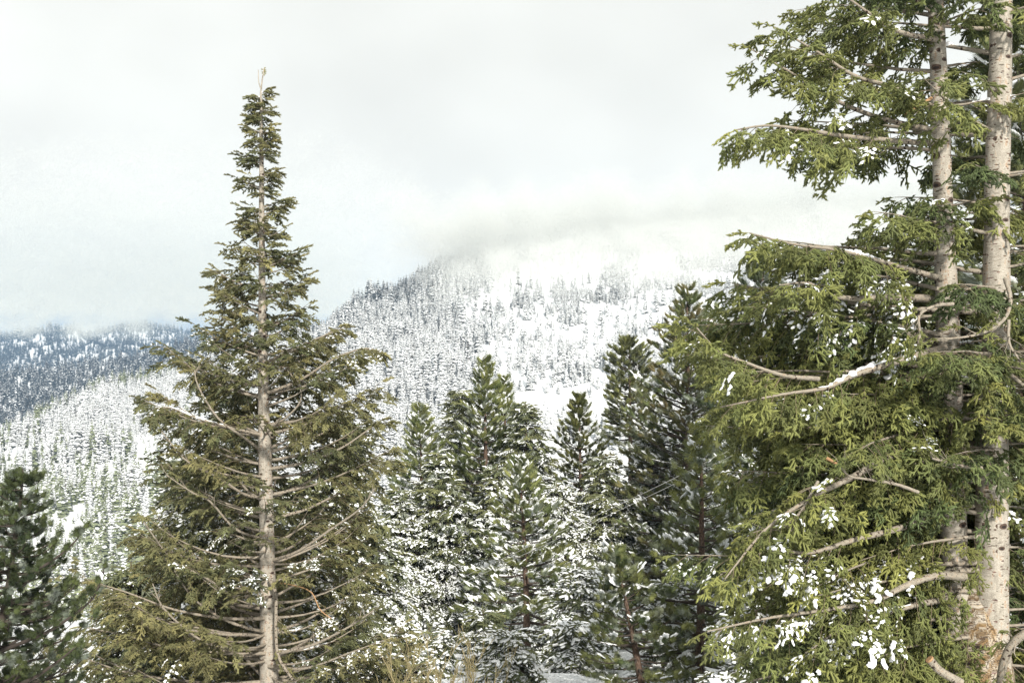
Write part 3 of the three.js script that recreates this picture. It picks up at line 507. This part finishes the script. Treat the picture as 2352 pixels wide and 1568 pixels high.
// --- the great double-stemmed fir at the right
{
  const D = 15, foot = onGround(2250, D), yOf = (v) => 784 - ((v + foot.y) / D) * F;
  const Le = table([-400, 240, 0, 310, 60, 370, 110, 420, 200, 350, 300, 450, 390, 320, 470, 210, 500, 230, 540, 430, 600, 440, 700, 565, 760, 600, 850, 590, 950, 560, 1050, 525, 1120, 475, 1200, 530, 1300, 560, 1450, 575, 1568, 560, 1800, 560]);
  const at = (x, y, d = 14.2) => P(x, y, d);
  makeTree({
    name: 'fir_tree', label: 'huge fir with two pale trunks joined low, branches filling the edge', category: 'fir tree', seed: 91, foot, spray: 'hang', skip: 0.98, size: 0.28, roll: 1.6,
    green: [0.085, 0.115, 0.04], tip: [0.27, 0.27, 0.075], bark: M.paleBark, limbBark: M.paleLimb, ownLimbs: 1.2,
    trunks: [
      { pts: [onGround(2250, D), P(2222, 1568, D), P(2204, 1430, D), P(2192, 1300, D), P(2186, 1000, D), P(2180, 800, D), P(2172, 600, D), P(2165, 400, D), P(2158, 200, D), P(2150, 0, D), P(2142, -300, D), P(2130, -900, D)], r: [105, 96, 74, 62, 60, 53, 47, 42, 39, 36, 28, 3].map((n) => px(n, D) / 2), seg: 20, n: 90, top: P(0, -600, D).y - foot.y, bottom: P(0, 1600, D).y - foot.y },
      { pts: [onGround(2262, D), P(2274, 1568, D - 0.12), P(2276, 1430, D - 0.1), P(2279, 1200, D - 0.1), P(2283, 1000, D - 0.1), P(2287, 800, D - 0.1), P(2290, 600, D - 0.1), P(2292, 400, D - 0.1), P(2297, 200, D - 0.1), P(2302, 0, D - 0.1), P(2308, -300, D - 0.1), P(2310, -1100, D)], r: [118, 100, 84, 72, 67, 61, 58, 55, 52, 46, 38, 3].map((n) => px(n, D) / 2), seg: 20, n: 90, top: P(0, -600, D).y - foot.y, bottom: P(0, 1600, D).y - foot.y },
      { pts: [onGround(2256, D), P(2250, 1568, D), P(2245, 1470, D), P(2242, 1400, D), P(2240, 1345, D), P(2240, 1300, D)], r: [190, 166, 146, 110, 56, 8].map((n) => px(n, D) / 2), seg: 26, n: 40, bark: M.stainedBark, flute: 0.035, noLimbs: true },
    ],
    leader: 0.4, perWhorl: 4, jitter: 0.3, whorl: (h) => lerp(0.17, 0.5, smoothstep(h, 0.3, 0.6)), gaps: 0.22,
    reach: (y, dir, tr) => { const s = yOf(y), l = lerp(210, Le(s), clamp(-dir.x * 0.75 + 0.5, 0, 1)); return px(l, D) * (1 - 0.6 * Math.max(0, dir.z - 0.1)) * 1.02; },
    bare: (h, dir) => lerp(0.12, 0.3, smoothstep(h, 0.25, 0.5)) + (dir.z > 0.75 && Math.abs(dir.x) < 0.45 ? 0.8 : 0) + (h < 0.26 && dir.z > 0.25 && dir.x > -0.75 ? 1 : 0),
    e0: (h) => lerp(2, 16, h), e1: (h) => lerp(-14, 22, h), curl: 0.9, limbR: 0.009, lat: 0.28, twigGap: 0.14, angle: 50, rise: 0.05, hang: 0.5, pack: 0.6, twigR: 0.005,
    snow: (h) => lerp(0.04, -0.12, h), limbSnow: 0.26,
    limbs: [
      { pts: [at(2120, 1037, 14.7), at(2050, 1045), at(1960, 1095, 13.9), at(1870, 1140, 13.7), at(1760, 1215, 13.5), at(1665, 1330, 13.4)], r: 0.06, bare: 0.55 },
      { pts: [at(2170, 800, 14.8), at(2060, 830, 14.2), at(1960, 862, 13.9), at(1900, 890, 13.8), at(1800, 905, 13.6), at(1655, 935, 13.5)], r: 0.055, bare: 0.5 },
      { pts: [at(2130, 685, 14.8), at(2040, 683, 14.2), at(1950, 685, 14), at(1890, 672, 13.9), at(1860, 650, 13.8), at(1790, 655, 13.7)], r: 0.05, bare: 0.55 },
      { pts: [at(2150, 1180, 14.8), at(2060, 1215, 14.2), at(1960, 1240, 13.9), at(1860, 1270, 13.8), at(1760, 1265, 13.7), at(1655, 1320, 13.6)], r: 0.05, bare: 0.45, snow: 0.5 },
      { pts: [at(2215, 1325, 14.5), at(2150, 1322, 14.2), at(2080, 1345, 14), at(2010, 1380, 13.8), at(1900, 1400, 13.6), at(1760, 1420, 13.5), at(1625, 1450, 13.4)], r: 0.055, bare: 0.42, snow: 0.45 },
      { pts: [at(2180, 1375, 14.6), at(2110, 1388, 14.2), at(2030, 1410, 14), at(1940, 1440, 13.8), at(1850, 1500, 13.6)], r: 0.045, bare: 0.4, snow: 0.4 },
      { pts: [at(1880, 870, 13.9), at(1800, 862, 13.6), at(1720, 835, 13.5), at(1650, 805, 13.4), at(1600, 752, 13.3)], r: 0.03, bare: 0.35 },
      { pts: [at(2150, 330, 14.8), at(2050, 322, 14.3), at(1940, 312, 14), at(1840, 296, 13.8), at(1760, 288, 13.7), at(1692, 298, 13.6)], r: 0.04, bare: 0.28 },
      { pts: [at(2150, 250, 14.8), at(2050, 200, 14.4), at(1960, 172, 14.1), at(1880, 120, 14), at(1780, 62, 13.9)], r: 0.04, bare: 0.22 },
      { pts: [at(2150, 300, 14.9), at(2020, 270, 14.6), at(1910, 225, 14.3), at(1840, 180, 14.2), at(1725, 112, 14.1)], r: 0.04, bare: 0.25 },
      { pts: [at(2150, 90, 14.8), at(2060, 70, 14.4), at(1990, 25, 14.2), at(1900, -40, 14)], r: 0.04, bare: 0.35 },
      { pts: [at(2165, 640, 14.8), at(2040, 605, 14.4), at(1930, 575, 14.1), at(1820, 560, 13.9), at(1722, 535, 13.8)], r: 0.04, bare: 0.25 },
    ],
    deadLimbs: [
      { pts: [at(2190, 698, 13.8), at(2150, 702, 13.7), at(2112, 725, 13.6), at(2114, 770, 13.6), at(2106, 800, 13.5)], r: 0.022, r1: 0.01 },
      { pts: [at(2310, 640, 14.3), at(2322, 690, 14), at(2310, 730, 13.9), at(2270, 760, 13.8), at(2210, 775, 13.7), at(2150, 778, 13.7)], r: 0.028, r1: 0.009 },
      { pts: [at(2320, 860, 14.2), at(2352, 885, 14), at(2400, 930, 13.8)], r: 0.03 },
      { pts: [at(2318, 735, 14), at(2320, 790, 13.9), at(2345, 830, 13.8)], r: 0.02, r1: 0.01 },
      { pts: [at(2210, 1568, 13.5), at(2160, 1540, 13.5), at(2136, 1514, 13.5)], r: 0.045, r1: 0.045, tipM: M.orangeWood },
      { pts: [at(2380, 1440, 13.6), at(2330, 1475, 13.7), at(2305, 1530, 13.8), at(2300, 1620, 14)], r: 0.045, r1: 0.05 },
      { pts: [at(2110, 1130, 13.7), at(2060, 1112, 13.6), at(1990, 1100, 13.5), at(1950, 1092, 13.5), at(1930, 1070, 13.5)], r: 0.02, r1: 0.008 },
      { pts: [at(1880, 1105, 13.7), at(1835, 1180, 13.6), at(1790, 1220, 13.6)], r: 0.018, r1: 0.008 },
      { pts: [at(2255, 1075, 14.2), at(2200, 1068, 14), at(2140, 1052, 13.9)], r: 0.025, r1: 0.012 },
      { pts: [at(1900, 1052, 14), at(1935, 1072, 13.9)], r: 0.02, r1: 0.012, m: M.orangeWood, label: 'broken orange stub' },
      { pts: [at(2140, 225, 14.7), at(2100, 250, 14.5), at(2080, 262, 14.4)], r: 0.02, r1: 0.012, m: M.orangeWood, label: 'rusty orange snag' },
    ],
  });
}
// --- the dark pine at the left edge
{
  const D = 18, foot = onGround(-70, D);
  makeTree({
    name: 'pine_tree', label: 'dark shaded pine with round needle tufts in the bottom corner', category: 'pine tree', seed: 131, foot, spray: 'brush', extra: 0.5, size: 0.2, rime: 0.16,
    green: [0.03, 0.045, 0.018], tip: [0.09, 0.11, 0.035], bark: M.darkTwig, limbBark: M.darkTwig, twigM: M.darkTwig, ownLimbs: 9,
    trunks: [{ pts: [onGround(-70, D), P(-30, 1568, D), P(12, 1380, D), P(36, 1220, D), P(48, 1130, D), P(52, 1075, D)], r: [0.09, 0.07, 0.045, 0.03, 0.02, 0.008], seg: 9 }],
    leader: 0.16, perWhorl: 8, jitter: 0.2, whorl: () => 0.2, tipSprays: true, reach: (y, dir) => { const s = 784 - ((y + foot.y) / D) * F, d = s - 1075; return px(Math.min(235, 24 + d * 0.5), D) * (dir.x > 0 ? 1 : 0.9); },
    bare: () => 0.15, e0: () => -8, e1: () => 48, curl: 1.5, limbR: 0.012, lat: 0.26, twigGap: 0.16, angle: 48, gaps: 0.05, rise: 0.32, hang: 0, pack: 0.9, twigR: 0.008, snow: () => -0.3, limbSnow: 0.05,
    limbs: [
      { pts: [P(-10, 1500, 17.9), P(52, 1475, 17.5), P(110, 1450, 17.2), P(170, 1410, 17), P(215, 1370, 16.9), P(240, 1300, 16.8)], r: 0.035, bare: 0.3, lat: 0.22 },
      { pts: [P(15, 1350, 17.9), P(60, 1320, 17.6), P(115, 1290, 17.3), P(165, 1250, 17.2), P(197, 1208, 17.1)], r: 0.03, bare: 0.25, lat: 0.16 },
      { pts: [P(-20, 1590, 17.9), P(70, 1560, 17.2), P(130, 1520, 17), P(180, 1480, 16.8)], r: 0.04, bare: 0.3, lat: 0.25 },
    ],
  });
}
// --- the stand of snow-laden conifers in the middle distance
function stand(kind, x, yTop, D, w, H, label, more = {}) {
  const fx = more.foot ?? x, foot = onGround(fx, D), tip = P(x, yTop, D), pine = kind !== 'fir', brush = kind === 'brush', yOf = (y) => 784 - ((y + foot.y) / D) * F;
  const mid = foot.clone().lerp(tip, 0.5).add(V(px((more.bow ?? 4), D), 0, 0)), h0 = tip.y - foot.y;
  return makeTree({
    name: pine ? 'pine_tree' : 'fir_tree', label, category: pine ? 'pine tree' : 'fir tree', seed: Math.round(x * 3.7 + yTop * 1.3 + D), foot, spray: brush ? 'brush' : pine ? 'tuft' : 'soft', size: (brush ? 0.36 : pine ? 0.42 : 0.5) * (more.size ?? 1),
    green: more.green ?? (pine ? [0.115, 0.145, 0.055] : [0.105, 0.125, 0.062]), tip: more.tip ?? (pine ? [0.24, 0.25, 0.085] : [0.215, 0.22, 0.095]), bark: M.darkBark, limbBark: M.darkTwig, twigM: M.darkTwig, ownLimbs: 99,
    trunks: [{ pts: [foot, mid, tip], r: [0.012 * h0 + 0.06, 0.008 * h0 + 0.03, 0.012], n: 24, seg: 8, bottom: more.bottom ?? h0 * 0.1 }],
    leader: pine ? 0.3 : 0.2, perWhorl: more.perWhorl ?? (brush ? 6 : pine ? 6 : 7), jitter: 0.2, whorl: () => (brush ? 0.3 : pine ? 0.34 : 0.34) * (more.gap ?? 1), tipSprays: true,
    reach: (y) => px(w * 1.15, D) * Math.pow(clamp((yOf(y) - yTop + 8) / H, 0, 1), 0.9) * (0.8 + 0.4 * Math.abs(noise2(y, x))),
    bare: more.bare ?? ((h) => (pine ? 0.3 : 0.18)), e0: (h) => (pine ? lerp(-14, 26, h) : lerp(-16, 14, h)), e1: (h) => (pine ? lerp(18, 52, h) : lerp(-26, 16, h)), limbR: 0.014, lat: pine ? 0.28 : 0.3, twigGap: pine ? 0.3 : 0.3, angle: pine ? 42 : 50, gaps: 0.12,
    rise: pine ? 0.22 : 0.02, hang: pine ? 0 : 0.34, pack: pine ? 0.8 : 0.66, twigR: 0.008, soft: true, roll: 1.6, rime: more.rime ?? (brush ? 0.3 : 0.16), snow: more.snow ?? ((h) => lerp(0.72, 0.32, smoothstep(h, 0.4, 0.92))), limbSnow: more.limbSnow ?? 0.4,
  });
}
const lessSnow = (h) => lerp(0.6, 0.16, h), heavy = (h) => lerp(1, 0.75, h);
stand('pine', 965, 930, 60, 120, 380, 'pointed pine standing at the near end of the central clump');
stand('fir', 1055, 895, 66, 115, 330, 'dense olive fir between the pointed pine and the tallest central pine', { snow: lessSnow });
stand('pine', 1112, 820, 62, 115, 420, 'tallest pine of the central clump with open upturned branches', { snow: lessSnow });
stand('pine', 1158, 862, 64, 75, 330, 'slim pine close beside the tallest central pine', { snow: lessSnow });
stand('fir', 1207, 925, 60, 120, 380, 'narrow fir at the far end of the central clump', {});
stand('pine', 1330, 905, 64, 92, 260, 'bright olive pine standing apart against the snowy hillside', { green: [0.075, 0.09, 0.028], tip: [0.15, 0.15, 0.045], snow: lessSnow });
stand('pine', 1445, 778, 72, 52, 70, 'old pine with rounded narrow top and bare lower trunk', { bottom: 11.2, gap: 0.7, green: [0.06, 0.07, 0.035], snow: () => -0.3, limbSnow: 0.05 });
stand('pine', 1578, 655, 58, 200, 560, 'broad tall pine rising above the others with reddish tip', { snow: lessSnow, tip: [0.17, 0.14, 0.06] });
stand('pine', 1640, 700, 61, 130, 420, 'pine half hidden close behind the broad tall pine', { snow: lessSnow });
stand('pine', 1752, 590, 50, 150, 380, 'dark upturned pine peeping out behind the huge fir', { green: [0.06, 0.085, 0.045], tip: [0.12, 0.135, 0.06], snow: lessSnow });
stand('brush', 1610, 968, 34, 150, 420, 'fuzzy long needled pine with visible straight trunk before the stand', { foot: 1606, snow: (h) => lerp(0.5, 0.05, h), limbSnow: 0.3 });
stand('brush', 1405, 1245, 33, 125, 280, 'small leaning young pine with fluffy tufts before snowy boughs', { foot: 1480, snow: (h) => 0.15, limbSnow: 0.15, green: [0.06, 0.085, 0.03] });
stand('fir', 1143, 1070, 57, 130, 360, 'snow flecked fir directly below the slim pine', {});
stand('pine', 1192, 1050, 48, 200, 520, 'snowy pine with dark trunk showing near the bottom centre', { foot: 1212, bottom: 1.2 });
stand('fir', 915, 1120, 56, 110, 330, 'snowy fir below the pointed pine', {});
stand('fir', 1005, 1040, 57, 130, 360, 'fir below the dense olive fir', {});
stand('fir', 868, 1185, 50, 120, 340, 'white laden fir beside the tall slender fir', { snow: heavy });
stand('fir', 1280, 1110, 55, 120, 300, 'heavily laden fir under the lone olive pine', { snow: heavy });
stand('fir', 1385, 1045, 58, 125, 330, 'grey green fir under the old bare trunked pine', {});
stand('fir', 1490, 985, 60, 130, 380, 'snowy fir at the foot of the broad tall pine', {});
stand('fir', 1330, 1290, 42, 130, 300, 'snow smothered fir behind the small leaning pine', { snow: heavy });
stand('fir', 789, 966, 40, 120, 380, 'fir peering out behind the tall slender fir over its bare limb', { snow: lessSnow });
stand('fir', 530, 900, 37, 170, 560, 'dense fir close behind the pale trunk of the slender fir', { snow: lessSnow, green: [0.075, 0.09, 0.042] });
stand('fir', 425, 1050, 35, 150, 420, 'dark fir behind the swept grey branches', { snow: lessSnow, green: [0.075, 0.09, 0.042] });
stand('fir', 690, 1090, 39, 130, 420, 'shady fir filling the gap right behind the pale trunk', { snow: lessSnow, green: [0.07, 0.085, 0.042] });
stand('fir', 300, 1290, 33, 130, 320, 'olive fir between the dark pine and the slender fir', { snow: (h) => 0.15 });
stand('pine', 1815, 880, 44, 190, 420, 'pine with red brown trunk under the reach of the huge fir', { foot: 1815 });
stand('pine', 1700, 960, 47, 140, 360, 'cone bearing pine between the fuzzy pine and the huge fir', {});
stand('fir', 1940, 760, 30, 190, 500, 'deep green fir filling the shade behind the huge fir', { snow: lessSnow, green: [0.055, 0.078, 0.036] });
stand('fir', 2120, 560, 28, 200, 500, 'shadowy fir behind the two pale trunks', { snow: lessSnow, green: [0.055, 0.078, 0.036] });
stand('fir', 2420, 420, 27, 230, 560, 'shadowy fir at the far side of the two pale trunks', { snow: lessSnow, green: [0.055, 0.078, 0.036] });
stand('fir', 760, 1340, 40, 130, 300, 'snow buried little fir at the foot of the slender fir', { snow: heavy });
stand('fir', 850, 1440, 37, 120, 260, 'low white fir at the bottom beside the yellow shrub', { snow: heavy });
stand('fir', 1310, 1420, 37, 110, 240, 'low fir under heavy snow beside the leaning pine', { snow: heavy });
stand('fir', 1530, 1330, 36, 120, 300, 'snowy young fir between the leaning pine and the fuzzy pine', { snow: heavy });
stand('fir', 1720, 1370, 27, 150, 300, 'snowy young fir under the lowest boughs of the huge fir', { snow: heavy });
stand('fir', 1960, 1330, 21, 210, 330, 'snowy fir in the shade beside the joined trunks', {});
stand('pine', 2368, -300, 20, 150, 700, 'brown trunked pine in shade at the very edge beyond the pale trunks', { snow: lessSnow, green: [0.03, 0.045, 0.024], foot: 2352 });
stand('fir', 1170, 1440, 34, 130, 230, 'snow covered little fir at the bottom under the small leaning pine', { snow: heavy });
stand('fir', 940, 1490, 31, 130, 200, 'snow covered little fir at the very bottom beside the shrub', { snow: heavy });
stand('fir', 985, 1440, 38, 120, 240, 'snow covered young fir just left of the yellow shrub', { snow: heavy });
stand('fir', 1110, 1400, 41, 130, 260, 'snow covered young fir before the snowy pine with dark trunk', {});
stand('fir', 660, 1420, 33, 150, 260, 'snow covered young fir right under the pale trunk', {});
{ // more of the stand, deep behind the rest
  const R = rng(88), protos = [stand('fir', 1090, 1180, 80, 120, 420, 'snow covered fir half hidden deep in the stand', { snow: heavy }), stand('pine', 1440, 1120, 84, 120, 420, 'snow flecked pine half hidden deep in the stand', {})];
  protos[0].userData.group = 'firs deep in the stand'; protos[1].userData.group = 'pines deep in the stand';
  for (let k = 0; k < 24; k++) { const s = protos[k % 2], c = s.clone(), d = 74 + 40 * R(), x = k < 17 ? lerp(840, 1900, (k + R()) / 17) : lerp(430, 840, (k - 17 + R()) / 7); c.position.copy(onGround(x, d)); c.rotation.y = R() * 6.28; c.scale.setScalar(0.75 + 0.45 * R()); c.userData = { ...s.userData }; c.name = numbered(s.name.replace(/_[0-9]+$/, '')); scene.add(c); }
}
// --- a bare yellow-twigged shrub at the bottom
{
  const R = rng(77), D = 25, foot = onGround(1000, D), root = new THREE.Group(), T = new Tris(); root.position.copy(foot);
  for (let k = 0; k < 26; k++) {
    const path = [V((R() - 0.5) * 1.5, 0, (R() - 0.5) * 0.8)], d = V((R() - 0.3) * 1.5, 1, (R() - 0.5) * 0.9).normalize(), n = 10, L = 1.2 + 1.2 * R(); let c = path[0];
    for (let j = 0; j < n; j++) {
      d.add(V((R() - 0.5) * 0.5, 0.06, (R() - 0.5) * 0.5)).normalize(); c = c.clone().addScaledVector(d, L / n); path.push(c);
      if (j > 1) for (let q = 0; q < 2; q++) { const e = d.clone().add(V(R() - 0.5, R() * 0.8 - 0.1, R() - 0.5).multiplyScalar(1.7)).normalize(), l = 0.1 + 0.28 * R(), m = c.clone().addScaledVector(e, l * 0.6); T.tube([c, m, m.clone().addScaledVector(e, l * 0.4).add(V(0, 0.04, 0))], [0.006, 0.005, 0.003], 3); T.tube([m, m.clone().addScaledVector(d, 0.09).addScaledVector(e, 0.03 * (R() - 0.5))], [0.005, 0.004], 3); }
    }
    T.tube(path, path.map((_, j) => lerp(0.012, 0.004, j / n)), 4);
  }
  part(root, 'twigs', T.build(), new THREE.MeshStandardMaterial({ color: new THREE.Color(0.3, 0.25, 0.13), roughness: 0.9 }), 'stuff');
  top(root, 'shrub', 'bare yellow twigged shrub in the snow at the bottom', 'shrub');
}
// --- two thin cables crossing the stand
for (const [dy, label] of [[0, 'upper of two thin pale cables slanting across the trees'], [13, 'lower of two thin pale cables slanting across the trees']]) {
  const T = new Tris(); T.tube(smoothPath([P(560, 1560 + dy, 44), P(907, 1398 + dy, 44), P(1223, 1251 + dy, 44), P(1500, 1122 + dy, 44), P(1761, 992 + dy * 1.2, 44), P(2100, 830 + dy * 1.3, 44)], 60), () => 0.006, 5);
  const o = new THREE.Mesh(T.build(), M.cable); o.castShadow = true; top(o, 'power_cable', label, 'cable', 'pair of cables across the trees');
}
renderer.render(scene, camera);
